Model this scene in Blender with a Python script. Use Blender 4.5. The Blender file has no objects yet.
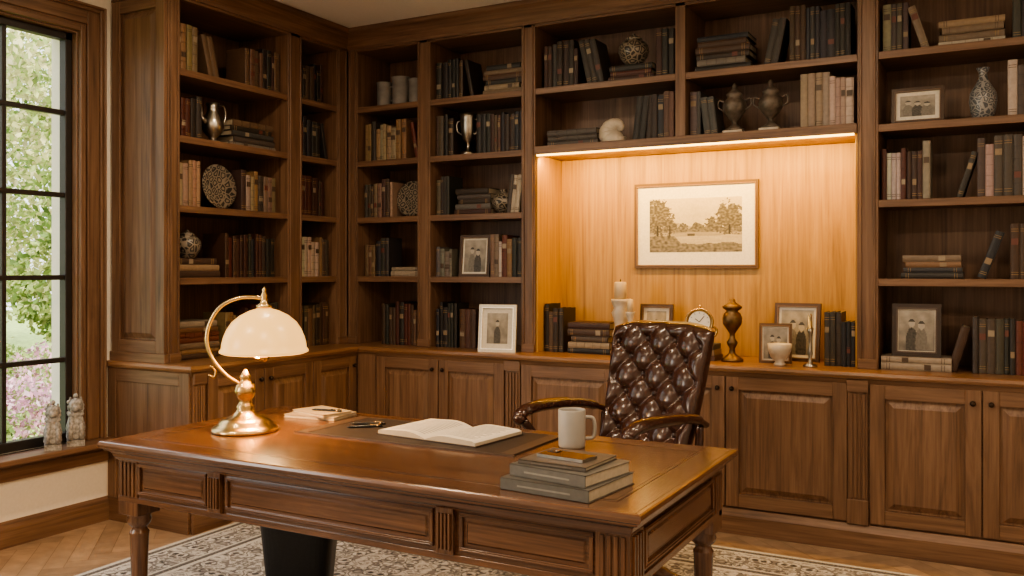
import bpy, bmesh, math, random
from mathutils import Vector, Matrix, noise
R = random.Random(7)
pi = math.pi
# ------------------------------------------------------------------ materials
MATS = {}
def newmat(name):
    m = bpy.data.materials.new(name); m.use_nodes = True
    nt = m.node_tree; b = nt.nodes['Principled BSDF']; MATS[name] = m
    return m, nt, b
def nd(nt, t, **k):
    n = nt.nodes.new(t)
    for a, v in k.items(): setattr(n, a, v)
    return n
def ramp(nt, stops):
    r = nd(nt, 'ShaderNodeValToRGB'); e = r.color_ramp.elements
    while len(e) < len(stops): e.new(0.5)
    for i, (p, c) in enumerate(stops):
        e[i].position = p; e[i].color = (c[0], c[1], c[2], 1)
    return r
def wood(name, dark, mid, light, axis='z', rough=0.42, dens=1.0, coat=0.0, bump=0.08):
    m, nt, b = newmat(name); L = nt.links
    tc = nd(nt, 'ShaderNodeTexCoord'); mp = nd(nt, 'ShaderNodeMapping')
    s = [11*dens]*3; s['xyz'.index(axis)] = 0.75*dens
    mp.inputs['Scale'].default_value = s
    L.new(tc.outputs['Object'], mp.inputs['Vector'])
    n1 = nd(nt, 'ShaderNodeTexNoise'); n1.inputs['Scale'].default_value = 1.6; n1.inputs['Detail'].default_value = 8
    n1.inputs['Distortion'].default_value = 1.1; n1.inputs['Roughness'].default_value = .66
    L.new(mp.outputs[0], n1.inputs['Vector'])
    mp2 = nd(nt, 'ShaderNodeMapping'); s2 = [90*dens]*3; s2['xyz'.index(axis)] = 2.5*dens
    mp2.inputs['Scale'].default_value = s2; L.new(tc.outputs['Object'], mp2.inputs['Vector'])
    n2 = nd(nt, 'ShaderNodeTexNoise'); n2.inputs['Scale'].default_value = 1.0; n2.inputs['Detail'].default_value = 3
    L.new(mp2.outputs[0], n2.inputs['Vector'])
    mx = nd(nt, 'ShaderNodeMix'); mx.data_type = 'FLOAT'; mx.inputs[0].default_value = .38
    L.new(n1.outputs[0], mx.inputs[2]); L.new(n2.outputs[0], mx.inputs[3])
    r = ramp(nt, [(.32, dark), (.5, mid), (.68, light)])
    L.new(mx.outputs[0], r.inputs[0]); L.new(r.outputs[0], b.inputs['Base Color'])
    b.inputs['Roughness'].default_value = rough
    b.inputs['Coat Weight'].default_value = coat; b.inputs['Coat Roughness'].default_value = .16
    bp = nd(nt, 'ShaderNodeBump'); bp.inputs['Strength'].default_value = bump; bp.inputs['Distance'].default_value = .004
    L.new(mx.outputs[0], bp.inputs['Height']); L.new(bp.outputs[0], b.inputs['Normal'])
    return m
def plain(name, col, rough=.5, metal=0, nscale=30, var=.12, bump=.02, coat=0, **kw):
    m, nt, b = newmat(name); L = nt.links
    tc = nd(nt, 'ShaderNodeTexCoord'); n = nd(nt, 'ShaderNodeTexNoise')
    n.inputs['Scale'].default_value = nscale; n.inputs['Detail'].default_value = 5
    L.new(tc.outputs['Object'], n.inputs['Vector'])
    lo = [c*(1-var) for c in col]; hi = [min(1, c*(1+var)) for c in col]
    r = ramp(nt, [(.3, lo), (.7, hi)]); L.new(n.outputs[0], r.inputs[0]); L.new(r.outputs[0], b.inputs['Base Color'])
    b.inputs['Roughness'].default_value = rough; b.inputs['Metallic'].default_value = metal
    b.inputs['Coat Weight'].default_value = coat
    bp = nd(nt, 'ShaderNodeBump'); bp.inputs['Strength'].default_value = bump*5; bp.inputs['Distance'].default_value = .002
    L.new(n.outputs[0], bp.inputs['Height']); L.new(bp.outputs[0], b.inputs['Normal'])
    return m
def attr(name, rough=.5, metal=0, nscale=60, var=.25, translucent=0):
    m, nt, b = newmat(name); L = nt.links
    a = nd(nt, 'ShaderNodeAttribute', attribute_name='Col')
    tc = nd(nt, 'ShaderNodeTexCoord'); n = nd(nt, 'ShaderNodeTexNoise'); n.inputs['Scale'].default_value = nscale
    n.inputs['Detail'].default_value = 4
    L.new(tc.outputs['Object'], n.inputs['Vector'])
    mr = nd(nt, 'ShaderNodeMapRange'); mr.inputs[1].default_value = .3; mr.inputs[2].default_value = .7
    mr.inputs[3].default_value = 1-var; mr.inputs[4].default_value = 1+var; L.new(n.outputs[0], mr.inputs[0])
    vm = nd(nt, 'ShaderNodeVectorMath', operation='SCALE'); L.new(a.outputs['Color'], vm.inputs[0]); L.new(mr.outputs[0], vm.inputs['Scale'])
    L.new(vm.outputs[0], b.inputs['Base Color'])
    b.inputs['Roughness'].default_value = rough; b.inputs['Metallic'].default_value = metal
    if translucent:
        out = nt.nodes['Material Output']; tr = nd(nt, 'ShaderNodeBsdfTranslucent'); ms = nd(nt, 'ShaderNodeMixShader')
        ms.inputs[0].default_value = translucent; L.new(vm.outputs[0], tr.inputs[0])
        L.new(b.outputs[0], ms.inputs[1]); L.new(tr.outputs[0], ms.inputs[2]); L.new(ms.outputs[0], out.inputs[0])
    return m
W_D, W_M, W_L = (.073, .037, .021), (.163, .089, .051), (.250, .146, .088)
for ax in 'xyz':
    wood('walnut_'+ax, W_D, W_M, W_L, ax)
    wood('desk_'+ax, (.042, .019, .010), (.106, .048, .023), (.188, .091, .044), ax, rough=.26, coat=.5, bump=.04)
    wood('counter_'+ax, (.12, .058, .026), (.22, .112, .054), (.32, .175, .09), ax, rough=.33, coat=.2)
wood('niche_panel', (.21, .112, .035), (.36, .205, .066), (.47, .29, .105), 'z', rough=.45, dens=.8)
wood('inlay', (.02, .009, .005), (.035, .014, .008), (.05, .02, .01), 'x', rough=.3)
plain('plaster', (.80, .74, .65), .9, nscale=60, var=.03, bump=.03)
plain('ceiling_paint', (.80, .76, .70), .9, nscale=50, var=.02)
plain('black_metal', (.030, .024, .020), .45, .2)
plain('brass', (.60, .42, .20), .26, 1.0, nscale=12, var=.15)
plain('antique_brass', (.16, .10, .05), .40, .9, nscale=25, var=.4)
plain('silver', (.36, .33, .29), .3, 1.0, nscale=20, var=.3)
plain('pewter_dark', (.13, .105, .085), .45, .4, nscale=30, var=.5)
plain('knob_iron', (.05, .035, .025), .35, .9)
plain('leather_dark', (.046, .018, .011), .25, 0, nscale=45, var=.2, bump=.02, coat=.35)
plain('leather_button', (.025, .010, .007), .3, 0, nscale=45, var=.2, coat=.3)
plain('leather_pad', (.035, .024, .018), .5, 0, nscale=200, var=.2, bump=.05)
plain('pad_border', (.075, .046, .030), .45, 0, nscale=150)
plain('ceramic_grey', (.33, .31, .28), .45, nscale=15, var=.06)
plain('ceramic_white', (.48, .41, .33), .35, nscale=18, var=.2)
plain('pot_grey', (.18, .165, .15), .6, nscale=12, var=.3)
plain('stone_carved', (.30, .28, .26), .8, nscale=70, var=.5, bump=.12)
plain('candle_wax', (.55, .42, .27), .5, nscale=8, var=.05)
plain('plastic_black', (.014, .014, .015), .4, nscale=100, var=.2)
plain('phone_glass', (.01, .01, .012), .08, nscale=5)
plain('paper', (.80, .76, .68), .8, nscale=40, var=.03)
plain('pen_black', (.01, .01, .01), .25)
attr('book_cloth', .5, 0, 55, .10)
attr('frame_mix', .42, 0, 90, .08)
attr('page_print', .75, 0, 60, .04)
attr('parquet', .36, 0, 14, .16)
attr('foliage', .6, 0, 3, .3, translucent=.45)
def patterned(name, c1, c2, scale):
    m, nt, b = newmat(name); L = nt.links
    tc = nd(nt, 'ShaderNodeTexCoord'); v = nd(nt, 'ShaderNodeTexVoronoi'); v.feature = 'DISTANCE_TO_EDGE'
    v.inputs['Scale'].default_value = scale; L.new(tc.outputs['Object'], v.inputs['Vector'])
    r = ramp(nt, [(.06, c1), (.12, c2), (.25, c2), (.3, c1)]); L.new(v.outputs[0], r.inputs[0])
    L.new(r.outputs[0], b.inputs['Base Color']); b.inputs['Roughness'].default_value = .3
patterned('porcelain_dark', (.24, .20, .155), (.02, .018, .016), 30)
patterned('porcelain_blue', (.26, .25, .24), (.06, .065, .075), 40)
m, nt, b = newmat('lamp_glass'); b.inputs['Base Color'].default_value = (.40, .25, .09, 1); b.inputs['Roughness'].default_value = .3
b.inputs['Emission Color'].default_value = (1, .54, .16, 1); b.inputs['Emission Strength'].default_value = 1.35
m, nt, b = newmat('led'); b.inputs['Emission Color'].default_value = (1, .58, .12, 1); b.inputs['Emission Strength'].default_value = 7
m, nt, b = newmat('downlight_glow'); b.inputs['Emission Color'].default_value = (1, .8, .6, 1); b.inputs['Emission Strength'].default_value = 5  # glow of the desk lamp bulb and the added ceiling fill lights
# rug
m, nt, b = newmat('rug_wool'); L = nt.links
tc = nd(nt, 'ShaderNodeTexCoord'); sp = nd(nt, 'ShaderNodeSeparateXYZ'); L.new(tc.outputs['Object'], sp.inputs[0])
cb = nd(nt, 'ShaderNodeCombineXYZ')
for i in range(2):
    pp = nd(nt, 'ShaderNodeMath', operation='PINGPONG'); pp.inputs[1].default_value = .31
    L.new(sp.outputs[i], pp.inputs[0]); L.new(pp.outputs[0], cb.inputs[i])
v = nd(nt, 'ShaderNodeTexVoronoi'); v.inputs['Scale'].default_value = 13; L.new(cb.outputs[0], v.inputs['Vector'])
n = nd(nt, 'ShaderNodeTexNoise'); n.inputs['Scale'].default_value = 22; n.inputs['Detail'].default_value = 3; n.inputs['Distortion'].default_value = 1.2
L.new(cb.outputs[0], n.inputs['Vector'])
r1 = ramp(nt, [(.0, (.10, .09, .09)), (.18, (.13, .12, .115)), (.24, (.62, .59, .56)), (.42, (.66, .63, .60)), (.48, (.17, .155, .15)), (.56, (.6, .57, .54))])
L.new(v.outputs[0], r1.inputs[0])
r2 = ramp(nt, [(.44, (.22, .20, .2)), (.49, (1, 1, 1)), (.56, (1, 1, 1)), (.6, (.45, .42, .4))]); L.new(n.outputs[0], r2.inputs[0])
mx = nd(nt, 'ShaderNodeMix'); mx.data_type = 'RGBA'; mx.blend_type = 'MULTIPLY'; mx.inputs[0].default_value = .8
L.new(r1.outputs[0], mx.inputs[6]); L.new(r2.outputs[0], mx.inputs[7]); L.new(mx.outputs[2], b.inputs['Base Color'])
b.inputs['Roughness'].default_value = .95
bp = nd(nt, 'ShaderNodeBump'); bp.inputs['Strength'].default_value = .4; bp.inputs['Distance'].default_value = .004
n3 = nd(nt, 'ShaderNodeTexNoise'); n3.inputs['Scale'].default_value = 300; L.new(tc.outputs['Object'], n3.inputs['Vector'])
L.new(n3.outputs[0], bp.inputs['Height']); L.new(bp.outputs[0], b.inputs['Normal'])
plain('rug_band', (.15, .135, .13), .95, nscale=90, var=.6)
plain('rug_ivory', (.60, .57, .53), .95, nscale=90, var=.2)
plain('lawn', (.30, .40, .12), .95, nscale=8, var=.4)
plain('bark', (.14, .10, .07), .9, nscale=9, var=.4)

# ------------------------------------------------------------------ mesh builder
class MB:
    def __init__(s): s.v = []; s.f = []; s.m = []; s.c = []; s.s = []; s.M = Matrix.Identity(4); s.slots = []
    def slot(s, n):
        if n not in s.slots: s.slots.append(n)
        return s.slots.index(n)
    def add(s, pts, faces, mat, col=(1, 1, 1), smooth=False, T=None):
        o = len(s.v); mi = s.slot(mat)
        for p in pts:
            if T: p = T(*p)
            s.v.append(tuple(s.M @ Vector(p)))
        for f in faces:
            s.f.append([o+i for i in f]); s.m.append(mi); s.c.append(col); s.s.append(smooth)
    def box(s, x0, x1, y0, y1, z0, z1, mat, col=(1, 1, 1), T=None):
        p = [(x0, y0, z0), (x1, y0, z0), (x1, y1, z0), (x0, y1, z0), (x0, y0, z1), (x1, y0, z1), (x1, y1, z1), (x0, y1, z1)]
        if mat in ('walnut', 'desk', 'counter'):
            q = [T(*a) for a in p] if T else p
            d = [abs(q[6][i]-q[0][i]) for i in range(3)]
            mat += '_' + 'xyz'[d.index(max(d))]
        s.add(p, [(0, 3, 2, 1), (4, 5, 6, 7), (0, 1, 5, 4), (1, 2, 6, 5), (2, 3, 7, 6), (3, 0, 4, 7)], mat, col, T=T)
    def frust(s, x0, x1, z0, z1, w0, w1, ins, mat, T=None):
        p = [(x0, w0, z0), (x1, w0, z0), (x1, w0, z1), (x0, w0, z1), (x0+ins, w1, z0+ins), (x1-ins, w1, z0+ins), (x1-ins, w1, z1-ins), (x0+ins, w1, z1-ins)]
        s.add(p, [(0, 1, 2, 3), (4, 5, 6, 7), (0, 1, 5, 4), (1, 2, 6, 5), (2, 3, 7, 6), (3, 0, 4, 7)], mat, T=T)
    def lathe(s, prof, mat, cx=0, cy=0, z=0, seg=28, col=(1, 1, 1), smooth=True, sx=1, sy=1):
        pts = []; fs = []; n = len(prof)
        for r, h in prof:
            for i in range(seg):
                a = 2*pi*i/seg; pts.append((cx+r*sx*math.cos(a), cy+r*sy*math.sin(a), z+h))
        for j in range(n-1):
            for i in range(seg):
                k = (i+1) % seg; fs.append((j*seg+i, j*seg+k, (j+1)*seg+k, (j+1)*seg+i))
        fs.append(tuple(range(seg))[::-1]); fs.append(tuple((n-1)*seg+i for i in range(seg)))
        s.add(pts, fs, mat, col, smooth)
    def ball(s, c, r, mat, seg=16, col=(1, 1, 1), sc=(1, 1, 1)):
        prof = []; pts = []; fs = []; rings = seg//2
        for j in range(rings+1):
            t = pi*j/rings
            for i in range(seg):
                a = 2*pi*i/seg
                pts.append((c[0]+r*sc[0]*math.sin(t)*math.cos(a), c[1]+r*sc[1]*math.sin(t)*math.sin(a), c[2]-r*sc[2]*math.cos(t)))
        for j in range(rings):
            for i in range(seg):
                k = (i+1) % seg; fs.append((j*seg+i, j*seg+k, (j+1)*seg+k, (j+1)*seg+i))
        s.add(pts, fs, mat, col, True)
    def tube(s, path, r, mat, seg=10, closed=False, flat=1.0):
        P = [Vector(p) for p in path]; n = len(P); pts = []; fs = []
        rs = r if isinstance(r, (list, tuple)) else [r]*n
        up = Vector((0, 0, 1)); prev = None
        for i in range(n):
            if closed: t = (P[(i+1) % n]-P[i-1]).normalized()
            else: t = (P[min(i+1, n-1)]-P[max(i-1, 0)]).normalized()
            if prev is None:
                a = t.cross(up)
                if a.length < .1: a = t.cross(Vector((1, 0, 0)))
                a.normalize()
            else:
                a = (prev - t*prev.dot(t)).normalized()
            prev = a; b_ = t.cross(a)
            for k in range(seg):
                an = 2*pi*k/seg; pts.append(tuple(P[i]+a*rs[i]*math.cos(an)+b_*rs[i]*flat*math.sin(an)))
        for i in range(n if closed else n-1):
            for k in range(seg):
                l = (k+1) % seg; j = (i+1) % n
                fs.append((i*seg+k, i*seg+l, j*seg+l, j*seg+k))
        if not closed:
            fs.append(tuple(range(seg))); fs.append(tuple((n-1)*seg+k for k in range(seg)))
        s.add(pts, fs, mat, smooth=True)
    def sweep(s, path, prof, mat, closed=False):
        n = len(path); k = len(prof); pts = []
        for i in range(n):
            p = Vector(path[i])
            ds = []
            if closed or i > 0: ds.append((p-Vector(path[i-1])).normalized())
            if closed or i < n-1: ds.append((Vector(path[(i+1) % n])-p).normalized())
            ns = [Vector((d.y, -d.x)) for d in ds]
            o = ns[0] if len(ns) == 1 else (ns[0]+ns[1])/(1+ns[0].dot(ns[1]))
            for off, z in prof: pts.append((p.x+o.x*off, p.y+o.y*off, z))
        for i in range(n if closed else n-1):
            j = (i+1) % n; d = Vector(path[j])-Vector(path[i])
            mm = mat + ('_x' if abs(d.x) > abs(d.y) else '_y') if mat in ('walnut', 'desk', 'counter') else mat
            q = [pts[i*k+a] for a in range(k)]+[pts[j*k+a] for a in range(k)]
            fs = [(a, (a+1) % k, k+(a+1) % k, k+a) for a in range(k)]
            fs += [tuple(range(k)), tuple(range(k, 2*k))]
            s.add(q, fs, mm)
    def paint(s, x0, x1, z0, z1, y, nx, nz, fn, mat='frame_mix'):
        for i in range(nx):
            for j in range(nz):
                a0 = x0+(x1-x0)*i/nx; a1 = x0+(x1-x0)*(i+1)/nx; b0 = z0+(z1-z0)*j/nz; b1 = z0+(z1-z0)*(j+1)/nz
                s.add([(a0, y, b0), (a1, y, b0), (a1, y, b1), (a0, y, b1)], [(0, 1, 2, 3)], mat, fn((i+.5)/nx, (j+.5)/nz))
    def build(s, name, loc=(0, 0, 0), rot=0, bevel=0, parent=None, seg=1, fix=True):
        me = bpy.data.meshes.new(name); me.from_pydata(s.v, [], s.f)
        for sl in s.slots: me.materials.append(MATS[sl])
        me.polygons.foreach_set('material_index', s.m); me.polygons.foreach_set('use_smooth', s.s)
        ca = me.color_attributes.new('Col', 'FLOAT_COLOR', 'CORNER'); buf = []
        for p, c in zip(me.polygons, s.c):
            for _ in range(p.loop_total): buf += [c[0], c[1], c[2], 1]
        ca.data.foreach_set('color', buf)
        if fix:
            bm = bmesh.new(); bm.from_mesh(me); bmesh.ops.recalc_face_normals(bm, faces=bm.faces); bm.to_mesh(me); bm.free()
        me.update()
        o = bpy.data.objects.new(name, me); bpy.context.collection.objects.link(o)
        o.location = loc; o.rotation_euler = (0, 0, rot)
        if bevel:
            md = o.modifiers.new('bevel', 'BEVEL'); md.width = bevel; md.segments = seg; md.limit_method = 'ANGLE'; md.angle_limit = math.radians(40)
            md.harden_normals = False
        if parent: o.parent = parent
        return o
def empty(name, loc=(0, 0, 0), rot=0):
    e = bpy.data.objects.new(name, None); bpy.context.collection.objects.link(e); e.location = loc; e.rotation_euler = (0, 0, rot)
    e.empty_display_size = .1
    return e
def smoothpath(pts, n=8):
    P = [Vector(p) for p in pts]; P = [P[0]*2-P[1]]+P+[P[-1]*2-P[-2]]; out = []
    for i in range(1, len(P)-2):
        for k in range(n):
            t = k/n; a, b_, c, d = P[i-1], P[i], P[i+1], P[i+2]
            out.append(tuple(.5*((2*b_)+(c-a)*t+(2*a-5*b_+4*c-d)*t*t+(3*b_-a-3*c+d)*t**3)))
    out.append(tuple(P[-2])); return out

# ------------------------------------------------------------------ room constants
XL, XR, YF, YB, H = -4.35, 1.9, -1.6, 5.25, 3.0
FB, FL = 4.85, -3.91           # upper face planes
CZ = .88
TB = lambda u, w, z: (u, FB+w, z)
TL = lambda u, w, z: (FL-w, u, z)
# floor with herringbone parquet
mb = MB(); mb.box(XL-.2, XR+.2, YF-.2, YB+.2, -.05, -.003, 'parquet', (.16, .10, .06))
Lp, Wp = .54, .09; ca, sa = math.cos(pi/4), math.sin(pi/4)
for mI in range(-12, 13):
    for k in range(-110, 110):
        for kind in (0, 1):
            x, y = k*Wp+mI*2*Lp, k*Wp
            if kind == 0: r = (x, x+Lp, y, y+Wp)
            else: r = (x+Lp, x+Lp+Wp, y+Wp-Lp, y+Wp)
            cx, cy = (r[0]+r[1])/2, (r[2]+r[3])/2
            wx, wy = cx*ca-cy*sa, cx*sa+cy*ca
            if not (XL-.1 < wx < XR+.1 and YF-.1 < wy < YB+.1): continue
            g = .0012; q = [(r[0]+g, r[2]+g), (r[1]-g, r[2]+g), (r[1]-g, r[3]-g), (r[0]+g, r[3]-g)]
            t = R.uniform(.82, 1.18); c = (.34*t, .230*t, .150*t)
            mb.add([(a*ca-b_*sa, a*sa+b_*ca, 0) for a, b_ in q], [(0, 1, 2, 3)], 'parquet', c)
mb.build('floor', fix=False)
mb = MB(); mb.box(XL-.22, XR+.2, YF-.2, YB+.2, H, H+.1, 'ceiling_paint'); mb.build('ceiling')
mb = MB(); mb.box(XL-.22, XR+.2, YB, YB+.2, -.05, H, 'plaster'); mb.build('wall_back')
mb = MB(); mb.box(XR, XR+.2, YF, YB, -.05, H, 'plaster'); mb.build('wall_right')
mb = MB(); mb.box(XL-.22, XR+.2, YF-.2, YF, -.05, H, 'plaster'); mb.build('wall_front')
WZ0, WZ1 = .46, 2.66
wins = [(-1.1, .5), (1.66, 3.13)]  # first opening is an unseen extra window, added to bring in daylight
mb = MB(); ys = [YF, -1.1, .5, 1.66, 3.13, YB]
for i in (0, 2, 4): mb.box(XL-.22, XL, ys[i], ys[i+1], -.05, H, 'plaster')
for a, b_ in wins:
    mb.box(XL-.22, XL, a, b_, -.05, WZ0, 'plaster'); mb.box(XL-.22, XL, a, b_, WZ1, H, 'plaster')
mb.build('wall_left')
for wi, (a, b_) in enumerate(wins):
    mb = MB(); x0, x1 = XL-.09, XL-.035
    for (p, q) in ((a, a+.045), (b_-.045, b_)): mb.box(x0, x1, p, q, WZ0, WZ1, 'black_metal')
    mb.box(x0, x1, a, b_, WZ0, WZ0+.05, 'black_metal'); mb.box(x0, x1, a, b_, WZ1-.05, WZ1, 'black_metal')
    for i in range(1, 4):
        y = b_-.015-(b_-a-.03)*i/4; mb.box(x0+.01, x1-.01, y-.012, y+.012, WZ0+.05, WZ1-.05, 'black_metal')
    for i in range(1, 5):
        z = WZ0+(WZ1-WZ0)*i/5; mb.box(x0+.008, x1-.008, a+.045, b_-.045, z-.013, z+.013, 'black_metal')
    for (p, q) in ((a, a+.010), (b_-.010, b_)): mb.box(x1, XL+.005, p, q, WZ0, WZ1, 'walnut')
    mb.box(x1, XL+.005, a, b_, WZ1-.012, WZ1, 'walnut')
    mb.build('window_%d' % (wi+1), bevel=.003)
    mb = MB(); cw = .17
    def casing(off0, off1, th):
        for s_, e in ((a, -1), (b_, 1)):
            y0, y1 = sorted((s_+e*off0, s_+e*off1)); mb.box(XL, XL+th, y0, y1, WZ0, WZ1+off1, 'walnut')
        mb.box(XL, XL+th, a-off0, b_+off0, WZ1+off0, WZ1+off1, 'walnut')
    casing(0, .03, .028); casing(.03, .045, .014); casing(.045, .120, .02); casing(.120, .14, .028); casing(.14, .155, .035)
    mb.box(XL-.035, XL+.15, a-.18, b_+.18, WZ0-.03, WZ0, 'walnut')
    mb.box(XL, XL+.05, a-.175, b_+.175, WZ0-.06, WZ0-.03, 'walnut')
    mb.box(XL, XL+.03, a-.17, b_+.17, WZ0-.13, WZ0-.06, 'walnut')
    mb.build('trim_%d' % (wi+1), bevel=.005, seg=2)
BY = 3.325     # window-side face of the lower cabinet
mb = MB(); mb.sweep([(XL, YF), (XL, BY-.012)], [(0, 0), (.022, 0), (.022, .095), (.016, .115), (.006, .13), (0, .13)], 'walnut'); mb.build('baseboard_left')
mb = MB(); mb.sweep([(XL, YF), (XL, 3.345)], [(0, 2.88), (.02, 2.88), (.03, 2.91), (.07, 2.96), (.09, 3), (0, 3)], 'ceiling_paint'); mb.build('trim_4')

# ------------------------------------------------------------------ bookcases
SH = [1.335, 1.73, 2.11, 2.475]
OT = 2.85
def shelf(mb, T, u0, u1, z, d):
    mb.box(u0, u1, .012, d, z-.028, z, 'walnut', T=T)
    mb.box(u0, u1, .002, .018, z-.036, z+.002, 'walnut', T=T)
def stile(mb, T, u0, u1, z0, z1, d):
    mb.box(u0, u1, 0, d, z0, z1, 'walnut', T=T)
    w = u1-u0
    if w > .07:
        mb.box(u0+.012, u0+.022, -.008, 0, z0+.03, z1-.03, 'walnut', T=T)
        mb.box(u1-.022, u1-.012, -.008, 0, z0+.03, z1-.03, 'walnut', T=T)
        mb.box(u0+.004, u1-.004, -.012, 0, z0, z0+.05, 'walnut', T=T)
def door(mb, T, u0, u1, z0, z1, w, knob=None):
    s = .068; g = .003; u0 += g; u1 -= g
    mb.box(u0, u0+s, w-.02, w, z0, z1, 'walnut', T=T); mb.box(u1-s, u1, w-.02, w, z0, z1, 'walnut', T=T)
    mb.box(u0+s, u1-s, w-.02, w, z0, z0+s, 'walnut', T=T); mb.box(u0+s, u1-s, w-.02, w, z1-s, z1, 'walnut', T=T)
    mb.box(u0+s, u1-s, w-.004, w, z0+s, z1-s, 'walnut', T=T)
    i = .010
    mb.frust(u0+s+i, u1-s-i, z0+s+i, z1-s-i, w-.004, w-.019, .03, 'walnut_z', T=T)
    if knob:
        ku = u0+.035 if knob < 0 else u1-.035
        x, y, z = T(ku, w-.038, z1-.06); mb.ball((x, y, z), .013, 'knob_iron', 12)
        x, y, z = T(ku, w-.026, z1-.06); mb.ball((x, y, z), .008, 'knob_iron', 8)
def pilaster(mb, T, u0, u1, w, z0, z1):
    mb.box(u0, u1, w-.018, w, z0, z1, 'walnut', T=T)
    mb.box(u0-.004, u1+.004, w-.03, w-.018, z0, z0+.12, 'walnut', T=T)
    mb.box(u0-.004, u1+.004, w-.03, w-.018, z1-.06, z1, 'walnut', T=T)
    n = 4; s = (u1-u0-.016)/n
    for i in range(n):
        a = u0+.008+i*s+s*.2; mb.box(a, a+s*.6, w-.027, w-.018, z0+.13, z1-.07, 'walnut', T=T)
# left unit ----------------------------------------------------
mb = MB(); DL = abs(XL-FL)
mb.box(XL, XL+.02, 3.35, 5.23, CZ, H, 'walnut_z')
stile(mb, TL, 3.35, 3.43, CZ, H, DL); stile(mb, TL, 4.272, 4.40, CZ, H, DL-.02); stile(mb, TL, 4.745, 4.85, CZ, H, DL-.02)
mb.box(3.43, 4.745, 0, DL-.02, OT, H, 'walnut', T=TL)
for u0, u1 in ((3.43, 4.272), (4.40, 4.745)):
    for z in SH: shelf(mb, TL, u0, u1, z, DL-.02)
TE = lambda u, w, z: (u, 3.35+w, z)
door(mb, TE, -4.34, -3.915, CZ+.05, 2.86, 0)
mb.box(XL, FL, 3.325, 3.35, CZ, CZ+.05, 'walnut')
BX = -3.715; WBL = FL-BX
mb.box(XL+.002, BX, BY, 5.24, .1, .84, 'walnut'); mb.box(XL+.002, BX-.04, BY+.03, 5.24, 0, .1, 'walnut')
mb.box(-4.345, BX, BY-.018, BY, .0, .13, 'walnut')
mb.box(-4.345, BX+.001, BY-.006, BY, .13, .84, 'walnut_z')
mb.box(-4.345, -4.28, BY-.014, BY-.006, .13, .84, 'walnut'); mb.box(BX-.07, BX+.005, BY-.014, BY-.006, .13, .84, 'walnut')
mb.box(-4.28, BX-.07, BY-.014, BY-.006, .77, .84, 'walnut')
pilaster(mb, TL, BY+.005, BY+.085, WBL, .13, .84)
dw = (4.68-(BY+.10))/3
for i, k in enumerate((1, -1, 1)):
    door(mb, TL, BY+.10+i*dw, BY+.10+(i+1)*dw, .14, .82, WBL, k)
mb.sweep([(BX, BY), (BX, 4.74)], [(0, 0), (.022, 0), (.022, .1), (.01, .13), (0, .13)], 'walnut')
mb.build('built_in_bookcase', bevel=.0025)
# back unit ----------------------------------------------------
mb = MB(); DB = YB-FB
parts = [(-3.905, -3.825), (-3.335, -3.234), (-2.569, -2.474), (-.64, -.54), (.40, .50), (1.40, 1.895)]
mb.box(-3.905, 1.895, 5.225, 5.245, CZ, H, 'walnut_z')
for a, b_ in parts: stile(mb, TB, a, b_, CZ, H, DB-.02)
stile(mb, TB, -1.597, -1.539, 2.12, H, DB-.02)
mb.box(-3.83, 1.41, 0, DB-.02, OT, H, 'walnut', T=TB)
bays = [(-3.825, -3.335), (-3.234, -2.569), (-.54, .40), (.50, 1.40)]
for u0, u1 in bays:
    for z in SH: shelf(mb, TB, u0, u1, z, DB-.02)
for u0, u1 in ((-2.474, -1.597), (-1.539, -.64)): shelf(mb, TB, u0, u1, SH[3], DB-.02)
mb.box(-2.474, -.64, .0, DB-.02, 2.085, 2.12, 'walnut', T=TB)
mb.box(-2.474, -.64, -.012, .010, 2.075, 2.125, 'walnut', T=TB)
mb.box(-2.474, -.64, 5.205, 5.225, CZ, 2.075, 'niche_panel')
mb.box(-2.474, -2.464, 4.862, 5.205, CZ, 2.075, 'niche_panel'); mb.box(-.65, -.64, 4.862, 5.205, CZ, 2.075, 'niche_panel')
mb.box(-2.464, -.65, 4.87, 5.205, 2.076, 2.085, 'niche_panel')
WB = -.13
mb.box(BX, 1.895, 4.72, 5.24, .1, .84, 'walnut'); mb.box(BX, 1.895, 4.76, 5.24, 0, .1, 'walnut')
mb.box(BX+.01, -3.56, 4.70, 4.72, .13, .84, 'walnut')
door(mb, TB, -3.555, -3.075, .14, .82, WB, 1); door(mb, TB, -3.075, -2.605, .14, .82, WB, -1)
pilaster(mb, TB, -2.60, -2.50, WB, .13, .84)
for i, k in enumerate((1, 1, -1)): door(mb, TB, -2.495+i*.61, -2.495+(i+1)*.61, .14, .82, WB, k)
pilaster(mb, TB, -.665, -.572, WB, .13, .84)
door(mb, TB, -.565, -.075, .14, .82, WB, 1); door(mb, TB, -.075, .415, .14, .82, WB, -1)
pilaster(mb, TB, .42, .51, WB, .13, .84)
door(mb, TB, .515, .98, .14, .82, WB, 1); door(mb, TB, .98, 1.45, .14, .82, WB, -1); mb.box(1.45, 1.895, 4.70, 4.72, .13, .84, 'walnut')
mb.sweep([(BX+.01, 4.72), (1.895, 4.72)], [(0, 0), (.035, 0), (.035, .095), (.02, .12), (.015, .13), (0, .13)], 'walnut')
mb.build('built_in_bookcase.001', bevel=.0025)
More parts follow.
